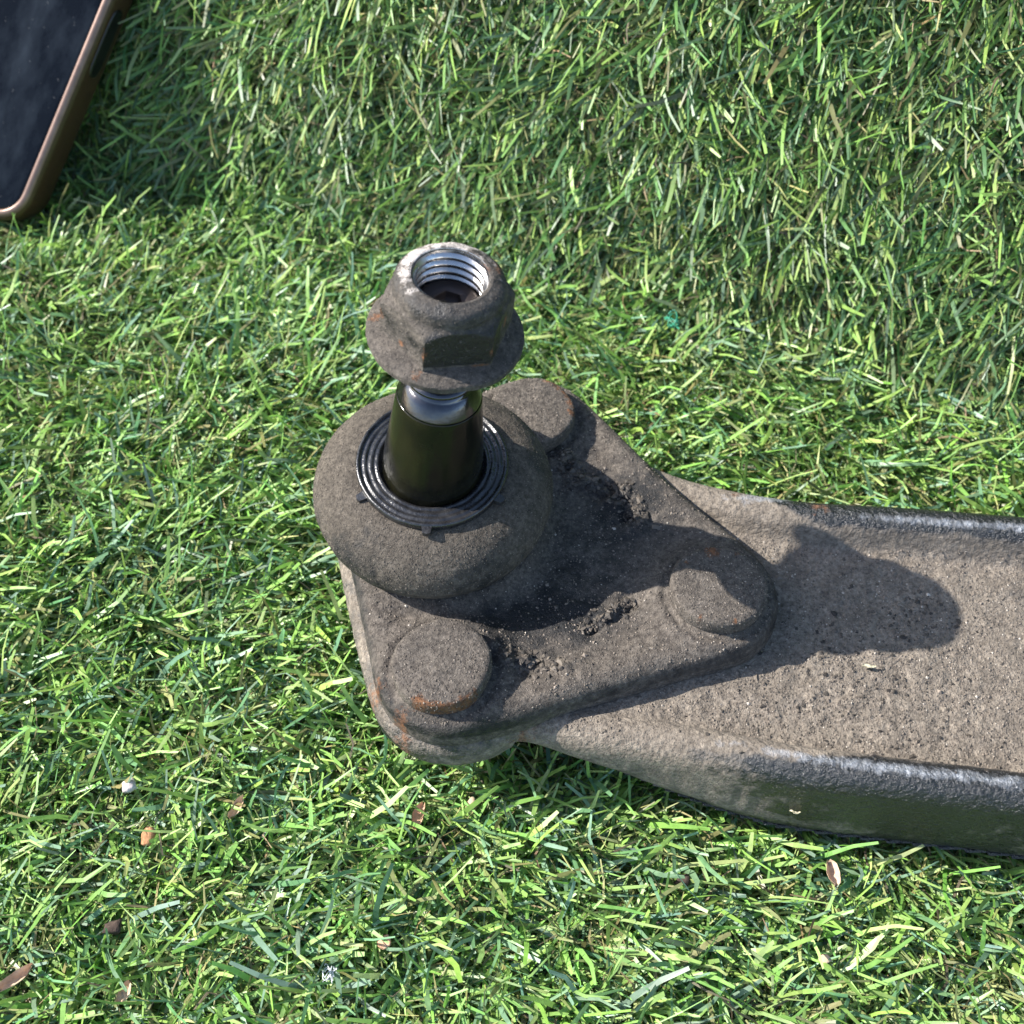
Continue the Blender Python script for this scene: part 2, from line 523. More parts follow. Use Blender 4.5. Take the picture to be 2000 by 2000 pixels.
def plate_h(x, y, d):
    ra = 3.4
    qd = np.clip(d/ra, 0, 1)
    z = 34-ra*(1-np.sqrt(np.clip(1-(1-qd)**2, 0, 1)))
    # raised pads round the rivets, dished web between them and the boot
    dr = np.min([np.hypot(x-a, y-b) for a, b in RIV], axis=0)
    z = z+0.5*sstep(13.5, 11.0, dr)
    rb = np.hypot(x+15.2, y-144)
    z = z-2.3*sstep(20, 26, rb)*sstep(10, 17, dr)*sstep(3, 12, d)
    z = z+1.2*sstep(24, 21, rb)
    z = z+sstep(0.5, 3, d)*(0.26*fbm(x, y, 6, 51, 3)+0.12*vnoise(x, y, 1.4, 55)+0.07*vnoise(x, y, 0.9, 56))-0.5*np.exp(-((dr-9.9)/0.7)**2)
    g = seglump(x, y, [(9, 159), (14, 154), (22, 151), (26, 143)], 3.2)+0.8*seglump(x, y, [(-2, 112.5), (4, 110.5), (10, 110)], 3.0)
    z = z+g*(1.5*fbm(x, y, 3.0, 61, 4)+0.4)
    g2 = seglump(x, y, [(13, 121), (17, 120.5), (22, 124)], 2.6)
    z = z+g2*1.3*np.clip(fbm(x, y, 4, 66, 3), -0.6, 1)-1.1*seglump(x, y, [(15, 118.2), (19, 120.6), (24, 124.6)], 0.7)
    return z

def plate_attr(x, y, d, s, z):
    dirt = 0.85+0.25*fbm(x, y, 16, 71, 3)-0.35*sstep(2.5, 0.3, d)*(s == 0)
    web = sstep(20, 27, np.hypot(x+15.2, y-144))*seglump(x, y, [(0, 122), (16, 132), (20, 146)], 13)
    dirt = dirt-0.45*web
    dirt = dirt-0.6*seglump(x, y, [(10, 122), (15, 121)], 2.5)
    rust = np.zeros_like(x)
    for cx, cy, rr in ((-25, 106, 3.5), (-20, 100, 3)):
        rust = np.maximum(rust, 0.6*np.exp(-((x-cx)**2+(y-cy)**2)/rr**2))
    return {'dirt': dirt, 'rust': rust, 'wear_glint': np.zeros_like(x)}

plate = hf_solid('ball_joint_plate', PLATE, plate_h, lambda x, y: np.full_like(x, 27.2), 0.5, M_plate, arm_root, plate_attr, under=0.3)

# rivets: low domed heads
rust_spots = [[(a, 8.8, 1.3 if a > -95 else 1.7) for a in range(-118, -38, 9)], [(95, 7.2, 2.6), (60, 8.0, 1.0), (140, 7.5, 0.8), (-75, 8.4, 0.9), (-120, 8.4, 0.8)],
              [(a, 8.6, 1.6) for a in range(-5, 70, 10)]]
for k, (cx, cy) in enumerate(RIV):
    R0 = 8.9
    rings = [(-1.2, R0-0.2), (0.0, R0-0.1), (0.8, R0+0.15), (2.6, R0+0.15), (3.35, R0+0.05), (3.65, R0-0.25), (3.82, R0-0.7), (3.9, R0-1.3), (3.95, R0-2.4), (4.05, 5.0), (4.1, 3.6), (4.15, 1.6), (4.16, 0.25)]
    def rm(th, h, r, kk, k=k):
        return r*(1+0.012*np.sin(2*th+k*2.1)+0.01*np.sin(5*th+k)), h+0.16*vnoise(r*np.cos(th), r*np.sin(th), 2.2, 90+k)+0.07*vnoise(r*np.cos(th), r*np.sin(th), 0.9, 95+k)
    def ra(ts, hs, ks, V, k=k, cx=cx, cy=cy):
        lx = V[:, 0]-cx; ly = V[:, 1]-cy
        ru = np.zeros(len(V))
        for a, r, w in rust_spots[k]:
            t = math.radians(a)
            ru = np.maximum(ru, 0.74*np.exp(-((lx-r*math.cos(t))**2+(ly-r*math.sin(t))**2)/w**2))
        return {'dirt': 0.85+0.15*fbm(lx, ly, 6, 81+k, 3), 'rust': ru, 'wear_glint': np.zeros(len(V))}
    lathe('rivet', rings, M_plate, plate, (cx, cy, 34.3), (0.02*k-0.02, 0.015, 1), 72, True, True, rm, ra)

# rubber boot
B0 = np.array([-15.5, 144.6, 33.2]); B1 = np.array([-14.9, 142.9, 53.2])
bax = B1-B0; bl = np.linalg.norm(bax)
rings = [(0.0, 17.6), (1.6, 17.9), (2.6, 18.2), (3.2, 18.8), (3.5, 19.7), (4.1, 20.6), (5.3, 21.7), (7.2, 22.7), (9.4, 23.15), (11.2, 22.9), (12.8, 22.2), (14.4, 21.1), (15.7, 19.7),
         (16.7, 18.1), (17.4, 16.4), (17.8, 14.9), (17.9, 13.5), (17.6, 12.6), (16.6, 12.2)]
def bm(th, h, r, k):
    return r*(1+0.006*np.sin(2*th+0.7)+0.004*np.sin(3*th))+0.07*vnoise(th*9, h+np.zeros_like(th), 1.2, 101)*(0.3 if k < 2 else 1)
def ba(ts, hs, ks, V):
    d = 0.62+0.3*fbm(V[:, 0], V[:, 1], 12, 105, 3)+0.2*sstep(10, 16, hs)
    d = np.where(hs < 3.4, 0.35, d)
    return {'dirt': d, 'rust': np.zeros(len(V)), 'wear_glint': 0.0*hs}
boot = lathe('dust_boot', rings, M_boot, arm_root, B0, bax, 144, True, True, bm, ba)

# ribbed retaining ring on the boot
R0 = B0+bax/bl*17.2
rr = [(0.0, 13.9), (0.9, 14.25), (1.9, 14.3), (2.35, 14.1), (2.4, 13.7), (2.0, 13.45), (1.95, 13.1), (2.15, 12.85), (2.15, 12.5), (1.95, 12.3), (1.95, 11.9), (2.12, 11.65), (2.12, 11.2), (1.92, 11.0),
      (1.92, 10.7), (2.05, 10.5), (2.0, 10.1), (1.7, 9.9), (1.4, 9.5), (1.2, 9.0), (-1.5, 8.9), (-1.5, 13.0)]
def rgm(th, h, r, k):
    return r+0.05*vnoise(th*7+k*3, np.zeros_like(th)+k*2.3, 1.0, 111), h+0.10*vnoise(th*6, np.zeros_like(th)+r*1.2, 1.0, 112)*(1 < k < 20)
ring = lathe('retaining_ring', rr, M_ring, boot, R0, bax, 144, False, False, rgm, None, closed=True)
for ang in (-92, -150, -32, 100, 40, 165):
    t = math.radians(ang)
    c = R0+bax/bl*0.7+np.array([math.cos(t), math.sin(t), 0])*14.7
    rad = np.array([math.cos(t), math.sin(t), -0.12]); tan = np.array([-math.sin(t), math.cos(t), 0]); up = np.array([0, 0, 1.0])
    V = []
    for sz in (-0.7, 0.25):
        for u, v in ((-0.8, -1.0), (0.9, -0.75), (1.15, 0), (0.9, 0.75), (-0.8, 1.0)):
            V.append(c+rad*u+tan*v+up*sz)
    F = [(4, 3, 2, 1, 0), (5, 6, 7, 8, 9)]+[(i, (i+1) % 5, 5+(i+1) % 5, 5+i) for i in range(5)]
    mesh_obj('tab', V, F, M_ring, ring, False)

# tapered stud, shoulder, thread
SB = np.array([-14.7, 142.8, 53.3]); SA = np.array([3.5, 0.45, 31.0]); SA /= np.linalg.norm(SA)
stud = lathe('stud', [(-4, 9.6), (0, 9.35), (3, 9.15), (8, 8.65), (14, 7.98), (17.0, 7.68), (17.9, 7.58), (18.2, 7.48)], M_stud, arm_root, SB, SA, 96)
lathe('shoulder', [(18.2, 7.46), (18.5, 7.34), (19.4, 6.9), (20.3, 6.4), (20.9, 6.0), (21.2, 5.65), (21.4, 5.4), (22.4, 5.3)], M_shoulder, stud, SB, SA, 96)

def helix(name, r0, depth, pitch, h0, h1, mat, parent, inward=False, n=64, rmin=None):
    a = SA; e1 = np.cross([0, 1, 0], a); e1 /= np.linalg.norm(e1); e2 = np.cross(a, e1)
    turns = (h1-h0)/pitch; steps = int(turns*n)
    prof = [(0.0, 0.0), (0.28, 0.85), (0.42, 1.0), (0.58, 1.0), (0.72, 0.85)]
    V = []; F = []
    sgn = -1 if inward else 1
    for i in range(steps+1):
        t = 2*np.pi*i/n; hb = h0+pitch*i/n
        for u, dd in prof:
            r = r0+sgn*depth*(dd-1 if not inward else dd)
            V.append(SB+a*(hb+u*pitch)+r*(math.cos(t)*e1+math.sin(t)*e2))
        V.append(SB+a*(hb+pitch)+(r0-depth if not inward else r0)*(math.cos(t)*e1+math.sin(t)*e2))
    m = len(prof)+1
    for i in range(steps):
        for j in range(m-1):
            f = (i*m+j, (i+1)*m+j, (i+1)*m+j+1, i*m+j+1)
            F.append(f[::-1] if inward else f)
    return mesh_obj(name, V, F, mat, parent, True)

helix('thread', 6.0, 0.75, 1.5, 21.3, 34.0, M_shoulder, stud)
# end of the stud inside the nut, with its small hexagon socket
def sockm(th, h, r, k):
    if k in (5, 6, 7):
        q = (th+0.3) % (np.pi/3)-np.pi/6
        return r*math.cos(np.pi/6)/np.cos(q)
    return np.full_like(th, r)
lathe('stud_end', [(34.4, 5.2), (39.9, 5.2), (40.4, 4.9), (40.5, 4.3), (40.45, 3.4), (40.4, 2.4), (40.2, 2.3), (38.7, 2.2), (38.6, 0.2)], M_studend, stud, SB, SA, 72, True, True, sockm)

# flange nut
HEX0 = math.radians(-108)
def nut_r(th, h):
    q = (th-HEX0) % (np.pi/3)-np.pi/6
    hexr = 9.55*np.ones_like(th)/np.cos(q)
    rc = np.interp(h, [0, 8.2, 9.2, 9.9, 10.3, 10.7, 11.5, 12.3, 12.85, 13.25, 13.5], [12.5, 11.3, 10.5, 9.75, 9.35, 9.2, 9.15, 8.9, 8.45, 7.8, 7.1])
    body = np.minimum(hexr, rc)
    fl = np.interp(h, [0, 0.25, 1.25, 1.5, 1.8, 2.2, 2.6, 3.0, 3.6, 14], [12.7, 13.05, 13.1, 12.85, 12.1, 10.9, 9.6, 8.2, 6.0, 0])
    k = 0.10
    return k*np.log(np.exp(body/k)+np.exp(fl/k))
hs = list(np.concatenate([[0.0, 0.12, 0.25], np.linspace(0.5, 3.6, 20), np.linspace(4.0, 7.6, 7), np.linspace(7.9, 13.5, 28)]))
ringsn = [(0.0, 6.3)]+[(h, 0) for h in hs]+[(13.65, 6.7), (13.6, 6.35), (13.4, 6.12), (12.9, 6.05), (6.5, 6.0)]
NUT_H = 32.3
NB = SB+SA*NUT_H
def nm(th, h, r, k):
    if 1 <= k <= len(hs):
        rad = nut_r(th, h)
        rad = rad+0.05*vnoise(th*9, np.zeros_like(th)+h, 1.1, 121)+0.04*vnoise(th*20, np.zeros_like(th)+h*2, 1.0, 122)
        if h < 1.8:   # knocked and bent rim
            rad = rad-0.35*np.exp(-((th-math.radians(285))/0.16)**2)
        hh = h+0.10*vnoise(th*6, np.zeros_like(th)+rad, 1.6, 123)
        return rad, hh
    return np.full_like(th, r)
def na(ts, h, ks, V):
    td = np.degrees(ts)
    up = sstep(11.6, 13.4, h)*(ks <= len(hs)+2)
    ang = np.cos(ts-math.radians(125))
    wear_glint = up*(0.42+0.33*ang)
    wear_glint = np.maximum(wear_glint, 0.25*sstep(10, 12.4, h)*sstep(0.3, 1.0, ang))
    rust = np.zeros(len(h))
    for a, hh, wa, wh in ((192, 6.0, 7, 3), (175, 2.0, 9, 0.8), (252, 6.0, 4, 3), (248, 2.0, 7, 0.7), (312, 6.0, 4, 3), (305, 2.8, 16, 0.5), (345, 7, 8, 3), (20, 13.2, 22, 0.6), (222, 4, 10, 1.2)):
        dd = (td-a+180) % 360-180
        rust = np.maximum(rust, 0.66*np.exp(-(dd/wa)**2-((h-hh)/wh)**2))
    dark_face = sstep(250, 256, td)*sstep(335, 328, td)*sstep(2.8, 3.6, h)*sstep(10.2, 9.0, h)  # front-right flats lose the dirt tint and come out darker
    dirt = 0.62-0.75*dark_face+0.35*(h < 3)+0.25*fbm(td*0.15, h*2, 4, 131, 3)
    return {'dirt': dirt, 'rust': rust, 'wear_glint': wear_glint}
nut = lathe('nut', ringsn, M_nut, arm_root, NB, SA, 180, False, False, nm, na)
nut.data.set_sharp_from_angle(angle=math.radians(24))
helix('inner_thread', 6.05, 0.62, 1.55, NUT_H+6.2, NUT_H+12.0, M_thread, nut, inward=True)
lathe('bore_lip', [(12.1, 5.98), (13.1, 6.02), (13.55, 6.25)], M_thread, nut, NB, SA, 72, False, False)

# loose grit on the plate and the web
OCT = np.array([(1, 0, 0), (-1, 0, 0), (0, 1, 0), (0, -1, 0), (0, 0, 1), (0, 0, -1)], float)
OCF = np.array([(0, 2, 4), (2, 1, 4), (1, 3, 4), (3, 0, 4), (2, 0, 5), (1, 2, 5), (3, 1, 5), (0, 3, 5)])
def grit(name, poly, hf, n, parent, lab, keep):
    x = rng.uniform(poly[:, 0].min(), 125, n); y = rng.uniform(poly[:, 1].min(), poly[:, 1].max(), n)
    d = sdf(poly, x, y)
    k = (d > 1.0) & keep(x, y, d)
    x, y, d = x[k], y[k], d[k]
    z = hf(x, y, d)
    r = 0.07+0.075*rng.gamma(2.0, 1.0, len(x))*0.6
    v = OCT[None]*r[:, None, None]*rng.uniform(0.6, 1.3, (len(x), 6, 1))
    a = rng.uniform(0, 6.28, len(x)); c, s_ = np.cos(a)[:, None], np.sin(a)[:, None]
    v = np.stack([v[..., 0]*c-v[..., 1]*s_, v[..., 0]*s_+v[..., 1]*c, v[..., 2]*0.8], -1)
    v = v+np.stack([x, y, z+0.05], 1)[:, None, :]
    f = (np.arange(len(x))[:, None, None]*6+OCF[None]).reshape(-1, 3)
    b = rng.random(len(x))
    col = np.where(b[:, None] < 0.42, np.array([[0.085, 0.071, 0.057]]), np.where(b[:, None] < 0.94, np.array([[0.17, 0.14, 0.112]]), np.array([[0.36, 0.32, 0.27]])))
    col = col*rng.uniform(0.7, 1.3, (len(x), 1))
    o = mesh_obj(name, v.reshape(-1, 3), f, M_grit, parent, False, {'tint': np.repeat(col, 6, 0)})
    o['kind'] = 'stuff'
    return o
m, nt, bs = new_mat('grit'); T = NT(nt)
nt.links.new(T.n('ShaderNodeAttribute', attribute_name='tint').outputs['Color'], bs.inputs['Base Color'])
bs.inputs['Roughness'].default_value = 0.7
M_grit = m
def grit_on(o, n, cols, rmin, rmax, lo=0.0):
    """grains stuck to the upward faces of a finished part"""
    me = o.data; me.calc_loop_triangles()
    t = np.zeros(len(me.loop_triangles)*3, np.int32); me.loop_triangles.foreach_get('vertices', t); t = t.reshape(-1, 3)
    v = np.zeros(len(me.vertices)*3, np.float32); me.vertices.foreach_get('co', v); v = v.reshape(-1, 3).astype(float)/MM
    a, b, c = v[t[:, 0]], v[t[:, 1]], v[t[:, 2]]
    nr = np.cross(b-a, c-a); ar = np.linalg.norm(nr, axis=1)
    ar = ar*(nr[:, 2] > lo*ar)
    i = rng.choice(len(t), n, p=ar/ar.sum())
    u, w = rng.random(n), rng.random(n); f = u+w > 1; u[f] = 1-u[f]; w[f] = 1-w[f]
    p = a[i]+(b[i]-a[i])*u[:, None]+(c[i]-a[i])*w[:, None]
    r = rng.uniform(rmin, rmax, n)*rng.uniform(0.6, 1.0, n)
    g = OCT[None]*r[:, None, None]*rng.uniform(0.6, 1.3, (n, 6, 1))
    th = rng.uniform(0, 6.28, n); cs, sn = np.cos(th)[:, None], np.sin(th)[:, None]
    g = np.stack([g[..., 0]*cs-g[..., 1]*sn, g[..., 0]*sn+g[..., 1]*cs, g[..., 2]], -1)+p[:, None, :]
    cols = np.array(cols)
    col = cols[rng.integers(0, len(cols), n)]*rng.uniform(0.7, 1.3, (n, 1))
    q = mesh_obj('sand_grit', g.reshape(-1, 3), (np.arange(n)[:, None, None]*6+OCF[None]).reshape(-1, 3), M_grit, o, False, {'tint': np.repeat(col, 6, 0)})
    q['kind'] = 'stuff'
    return q
pd_keep = lambda x, y, d: (np.hypot(x+15.3, y-144.2) > 20.5) & (np.min([np.hypot(x-a, y-b) for a, b in RIV], axis=0) > 9)
GR = [(0.035, 0.029, 0.024), (0.05, 0.042, 0.034), (0.11, 0.09, 0.07), (0.15, 0.125, 0.098), (0.08, 0.066, 0.052)]
grit_on(boot, 9000, GR, 0.08, 0.20)
for o in [c for c in plate.children if c.name.startswith('rivet')]:
    grit_on(o, 1100, GR+[(0.26, 0.22, 0.18)], 0.09, 0.24)
grit_on(nut, 3200, GR, 0.07, 0.17)
def clods(parent, lines, n, hf, poly, r0, r1):
    V = []; F = []; C = []
    for k in range(n):
        (ax, ay), (bx, by), wd = lines[rng.integers(len(lines))]
        t = rng.random(); x = ax+(bx-ax)*t+rng.normal(0, wd); y = ay+(by-ay)*t+rng.normal(0, wd)
        d = sdf(poly, [x], [y])
        if d[0] < 1: continue
        z = hf(np.array([x]), np.array([y]), d)[0]
        r = rng.uniform(r0, r1)*rng.uniform(0.4, 1.0)
        v = ICL[0]*(1+0.35*rng.normal(0, 1, (len(ICL[0]), 1)))*r*np.array([rng.uniform(0.8, 1.5), rng.uniform(0.8, 1.5), 0.7])
        b = len(V)*len(v)
        V.append(v+np.array([x, y, z+0.1*r])); F.append(ICL[1]+b)
        C.append(np.repeat(np.array([GR[rng.integers(len(GR))]])*rng.uniform(0.5, 0.95), len(v), 0))
    o = mesh_obj('dirt_clods', np.concatenate(V), np.concatenate(F), M_grit, parent, False, {'tint': np.concatenate(C)})
    o['kind'] = 'stuff'
import bmesh
_b = bmesh.new(); bmesh.ops.create_icosphere(_b, subdivisions=1, radius=1.0)
ICL = (np.array([p.co[:] for p in _b.verts]), np.array([[q.index for q in p.verts] for p in _b.faces])); _b.free()
clods(plate, [((9, 160), (14, 154), 1.1), ((14, 154), (22, 152), 1.2), ((22, 151), (26, 143), 1.2), ((-2, 112.5), (9, 110), 1.3), ((13, 119), (24, 125), 0.8), ((8, 162), (3, 158.5), 0.9)], 950, plate_h, PLATE, 0.18, 0.72)
clods(arm_root, [((40, 106), (85, 104), 6.5), ((60, 116), (85, 125), 5.0)], 420, arm_h, ARM, 0.18, 0.5)
grit('sand_grit', PLATE, plate_h, 20000, plate, '', pd_keep)
grit('sand_grit', ARM, arm_h, 52000, arm_root, '', lambda x, y, d: (sdf(PLATE, x, y) < -0.5) & (d > np.where(x > 20, 8.2, 2.0)))

# ---------------------------------------------------------------- the phone leaning on the bank
CORN = np.array([-133.5, 254.5, 9.5])
pe = np.array([30.4, 33.1, 45.0]); pe /= np.linalg.norm(pe)          # up along its right edge
pw = np.array([-pe[1], pe[0], 0.0]); pw /= np.linalg.norm(pw)         # leftwards along its foot
pn = np.cross(pe, pw); pn /= np.linalg.norm(pn)                       # out of the screen
if pn[2] < 0: pn = -pn
TILT = math.radians(21)                                               # its left side rides up on the turf
pw, pn = pw*math.cos(TILT)+pn*math.sin(TILT), pn*math.cos(TILT)-pw*math.sin(TILT)
PW, PL, PT = 74.0, 136.0, 11.0
phone = bpy.data.objects.new('phone', None)
COL.objects.link(phone)
phone.empty_display_size = 0.02
Mx = Matrix(((pw[0], pe[0], pn[0], 0), (pw[1], pe[1], pn[1], 0), (pw[2], pe[2], pn[2], 0), (0, 0, 0, 1)))
Mx.translation = Vector(CORN*MM)
phone.matrix_world = Mx
tag(phone, 'black mobile phone in a bronze brown case leaning on the grassy bank', 'phone')

def rrect(off, rad, n=10):
    r = max(rad-off, 0.4)
    pts = []
    for cx, cy, a0 in ((PW-off-r, PL-off-r, 0), (off+r, PL-off-r, 90), (off+r, off+r, 180), (PW-off-r, off+r, 270)):
        for i in range(n+1):
            t = math.radians(a0+90*i/n)
            pts.append((cx+r*math.cos(t), cy+r*math.sin(t)))
    return np.array(pts)

def stack(name, levels, mat, cap0, cap1, rad=11.0):
    V = []; F = []
    n = None
    for off, z in levels:
        p = rrect(off, rad); n = len(p)
        V.append(np.column_stack([p, np.full(n, z)]))
    for k in range(len(levels)-1):
        for i in range(n):
            j = (i+1) % n
            F.append((k*n+i, k*n+j, (k+1)*n+j, (k+1)*n+i))
    if cap0: F.append(tuple(range(n))[::-1])
    if cap1: F.append(tuple(range((len(levels)-1)*n, len(levels)*n)))
    return mesh_obj(name, np.concatenate(V), F, mat, phone, True)

M_case = simple('bronze_case', (0.040, 0.021, 0.011), (0.062, 0.033, 0.018), 0.36, 900, 0.05, 0.5)
def rim_mat():
    m, nt, bs = new_mat('case_rim'); T = NT(nt); co = T.coord()
    nt.links.new(T.ramp(T.noise(260, 4, 0.6, co), [(0.3, (0.16, 0.10, 0.075)), (0.7, (0.24, 0.155, 0.12))]), bs.inputs['Base Color'])  # paler pinkish base carries the sky's reflection on the bevel
    bs.inputs['Roughness'].default_value = 0.34
    bs.inputs['Metallic'].default_value = 0.35
    return m
def screen_mat():
    m, nt, bs = new_mat('phone_screen'); T = NT(nt); co = T.coord()
    mp = T.n('ShaderNodeMapping'); mp.inputs['Rotation'].default_value = (0, 0, 0.6); mp.inputs['Scale'].default_value = (1, 0.45, 1)
    nt.links.new(co, mp.inputs['Vector'])
    sm = T.noise(55, 6, 0.65, mp.outputs[0])
    smf = T.ramp(sm, [(0.44, grey(0.0)), (0.66, grey(1.0))])
    dust = T.ramp(T.noise(700, 2, 0.5, co), [(0.70, grey(0.0)), (0.76, grey(1.0))])
    c = T.mix(T.math('MULTIPLY', smf, 0.9), (0.0025, 0.0035, 0.0055), (0.022, 0.028, 0.036))
    c = T.mix(T.math('MULTIPLY', dust, 0.22), c, (0.20, 0.20, 0.2))
    nt.links.new(c, bs.inputs['Base Color'])
    nt.links.new(T.ramp(sm, [(0.4, grey(0.07)), (0.75, grey(0.22))]), bs.inputs['Roughness'])
    bs.inputs['Specular IOR Level'].default_value = 0.18
    return m
stack('case', [(3.0, -PT+0.3), (1.4, -PT), (0.5, -PT+0.6), (0.0, -PT+2.0), (0.0, -1.9), (0.25, -1.2), (0.7, -0.7)], M_case, True, False)
stack('case_rim', [(0.7, -0.7), (1.0, -0.35), (1.6, -0.02), (2.2, 0.0), (2.6, -0.25), (2.8, -0.9), (2.85, -1.4)], rim_mat(), False, False)
stack('screen', [(2.7, -1.4), (2.7, -0.95), (3.1, -0.72), (3.9, -0.62)], screen_mat(), True, True)
# recessed dark key on the side facing the ball joint
M_key = simple('side_key', (0.004, 0.004, 0.005), (0.009, 0.009, 0.010), 0.28, 900, 0.05, 0.5)
V = []; F = []
ns = 24
for lev, (sx, sy, xo) in enumerate(((9.4, 2.6, 0.25), (9.4, 2.6, -0.18), (9.0, 2.2, -0.38), (8.2, 1.5, -0.44))):
    for i in range(ns):
        t = 2*math.pi*i/ns
        cx = math.copysign(abs(math.cos(t))**0.35, math.cos(t)); cy = math.copysign(abs(math.sin(t))**0.8, math.sin(t))
        V.append((xo, 55.5+sx*cx, -5.1+sy*cy))
for k in range(3):
    for i in range(ns):
        j = (i+1) % ns
        F.append((k*ns+i, (k+1)*ns+i, (k+1)*ns+j, k*ns+j))
F.append(tuple(range(3*ns, 4*ns))[::-1])
mesh_obj('side_key', V, F, M_key, phone, True)

# ---------------------------------------------------------------- litter lying on the turf
def icos(sub=2):
    import bmesh
    bm_ = bmesh.new(); bmesh.ops.create_icosphere(bm_, subdivisions=sub, radius=1.0)
    v = np.array([p.co[:] for p in bm_.verts]); f = [tuple(q.index for q in p.verts) for p in bm_.faces]
    bm_.free()
    return v, f
ICV, ICF = icos(2)
LIT = []      # (x, y, radius) kept clear of blades above

def at_px(px, py, z):
    """ground position of a point marked on the 1932-pixel view, at height z"""
    a = math.radians(54); f = 2400.0; k = 2000/1932
    u = (px*k-1000)/f; v = (1000-py*k)/f
    d = np.array([u, math.cos(a)+v*math.sin(a), -math.sin(a)+v*math.cos(a)])
    t = (z-CAM_H)/d[2]
    return np.array([0, 0, CAM_H])+d*t

def lump(name, label, cat, pos, size, rotz, mat, seed, rough=0.25, group=None, tilt=0.2):
    v = ICV*(1+rough*vnoise(ICV[:, 0]*3+seed, ICV[:, 1]*3+ICV[:, 2]*2.1, 1.0, 200+seed)[:, None])
    v = np.sign(v)*np.abs(v)**0.7
    v = v*np.array(size)*0.9+0.22*np.stack([vnoise(ICV[:, 1]*4+k, ICV[:, 2]*4+seed, 1.0, 240+k) for k in range(3)], 1)
    c, s = math.cos(rotz), math.sin(rotz)
    v = np.column_stack([v[:, 0]*c-v[:, 1]*s, v[:, 0]*s+v[:, 1]*c, v[:, 2]+tilt*v[:, 0]])
    o = mesh_obj(name, v, ICF, mat, None, True)
    o.location = Vector(pos*MM)
    tag(o, label, cat, group)
    LIT.append((pos[0], pos[1], max(size[0], size[1])*0.7, pos[2]))
    return o

def husk(name, label, cat, pos, L, W, rotz, mat, seed, curl=0.5, group=None):
    """thin curled flake with thickness"""
    nu, nv = 9, 5; top = []; r = np.random.default_rng(seed)
    for i in range(nu):
        u = i/(nu-1)
        wid = W*(math.sin(math.pi*min(max(u*0.9+0.07, 0), 1))**0.6)
        for j in range(nv):
            v = j/(nv-1)-0.5
            top.append((L*(u-0.5), v*wid+0.15*math.sin(u*6+seed), curl*W*(v*v*3.0)+0.5*curl*math.sin(u*3+seed)+0.12*r.normal()))
    top = np.array(top); bot = top-np.array([0, 0, 0.22]); m = nu*nv
    F = []
    for i in range(nu-1):
        for j in range(nv-1):
            a = i*nv+j
            F.append((a, a+nv, a+nv+1, a+1)); F.append((m+a, m+a+1, m+a+nv+1, m+a+nv))
    bd = [i*nv for i in range(nu)]+[(nu-1)*nv+j for j in range(1, nv)]+[i*nv+nv-1 for i in range(nu-2, -1, -1)]+[j for j in range(nv-2, 0, -1)]
    for a, b in zip(bd, bd[1:]+bd[:1]):
        F.append((a, m+a, m+b, b)[::-1])
    v = np.concatenate([top, bot])
    c, s = math.cos(rotz), math.sin(rotz)
    v = np.column_stack([v[:, 0]*c-v[:, 1]*s, v[:, 0]*s+v[:, 1]*c, v[:, 2]])
    o = mesh_obj(name, v, F, mat, None, True)
    o.location = Vector(pos*MM)
    tag(o, label, cat, group)
    LIT.append((pos[0], pos[1], L*0.3, pos[2]))
    return o

M_peb = simple('pebble', (0.42, 0.36, 0.34), (0.60, 0.54, 0.52), 0.8, 900, 0.4)
M_bark = simple('bark', (0.20, 0.085, 0.035), (0.55, 0.30, 0.15), 0.85, 700, 0.5)
M_husk = simple('husk', (0.36, 0.24, 0.15), (0.62, 0.47, 0.34), 0.8, 500, 0.4)
M_petal = simple('petal', (0.50, 0.25, 0.14), (0.66, 0.42, 0.28), 0.7, 500, 0.3)
M_soil = simple('soil', (0.030, 0.020, 0.016), (0.085, 0.058, 0.045), 0.95, 900, 0.6)
M_fluff = simple('fluff', (0.55, 0.57, 0.62), (0.75, 0.77, 0.8), 0.7, 900, 0.1)
M_twine = simple('green_plastic', (0.02, 0.20, 0.12), (0.05, 0.33, 0.21), 0.35, 900, 0.1)
M_straw = simple('straw', (0.42, 0.38, 0.25), (0.60, 0.55, 0.40), 0.8, 900, 0.2)

ZT = 9.2
lump('pebble', 'small round pinkish grey pebble in the grass near the orange bark chip', 'pebble', at_px(243, 1483, ZT+1.2), (1.6, 1.4, 1.2), 0.4, M_peb, 1, 0.18)
lump('bark_chip', 'square orange brown bark chip sunk in the grass near a grey pebble', 'bark chip', at_px(280, 1578, ZT), (1.9, 1.5, 0.9), 1.2, M_bark, 2, 0.3)
husk('dry_husk', 'pale tan dry husk standing among blades to the right of the bark chip', 'husk', at_px(448, 1524, ZT), 5.0, 1.8, 1.1, M_husk, 3, 0.8)
husk('dead_leaf', 'torn tan leaf fragment in the grass below the arm end', 'leaf', at_px(790, 1540, ZT), 5.2, 2.2, 1.25, M_petal, 4, 0.6)
lump('seed_husk', 'tiny brown seed husk in the grass close under the arm notch', 'husk', at_px(889, 1519, ZT), (1.5, 1.0, 0.8), 0.9, M_husk, 5, 0.3)
husk('curled_husk', 'pinkish curled husk in the shaded grass below the long front rim', 'husk', at_px(1568, 1650, ZT), 4.6, 2.4, 1.8, M_husk, 6, 0.9)
lump('pale_seed', 'single pale round seed deep in the sparse grass far below the rim', 'seed', at_px(1556, 1810, ZT-2), (1.2, 1.0, 0.8), 0.2, M_husk, 7, 0.15)
husk('long_husk', 'long folded cream husk lying on the grass beside a small chip', 'husk', at_px(32, 1848, ZT), 7.0, 2.2, 0.75, M_husk, 8, 0.8)
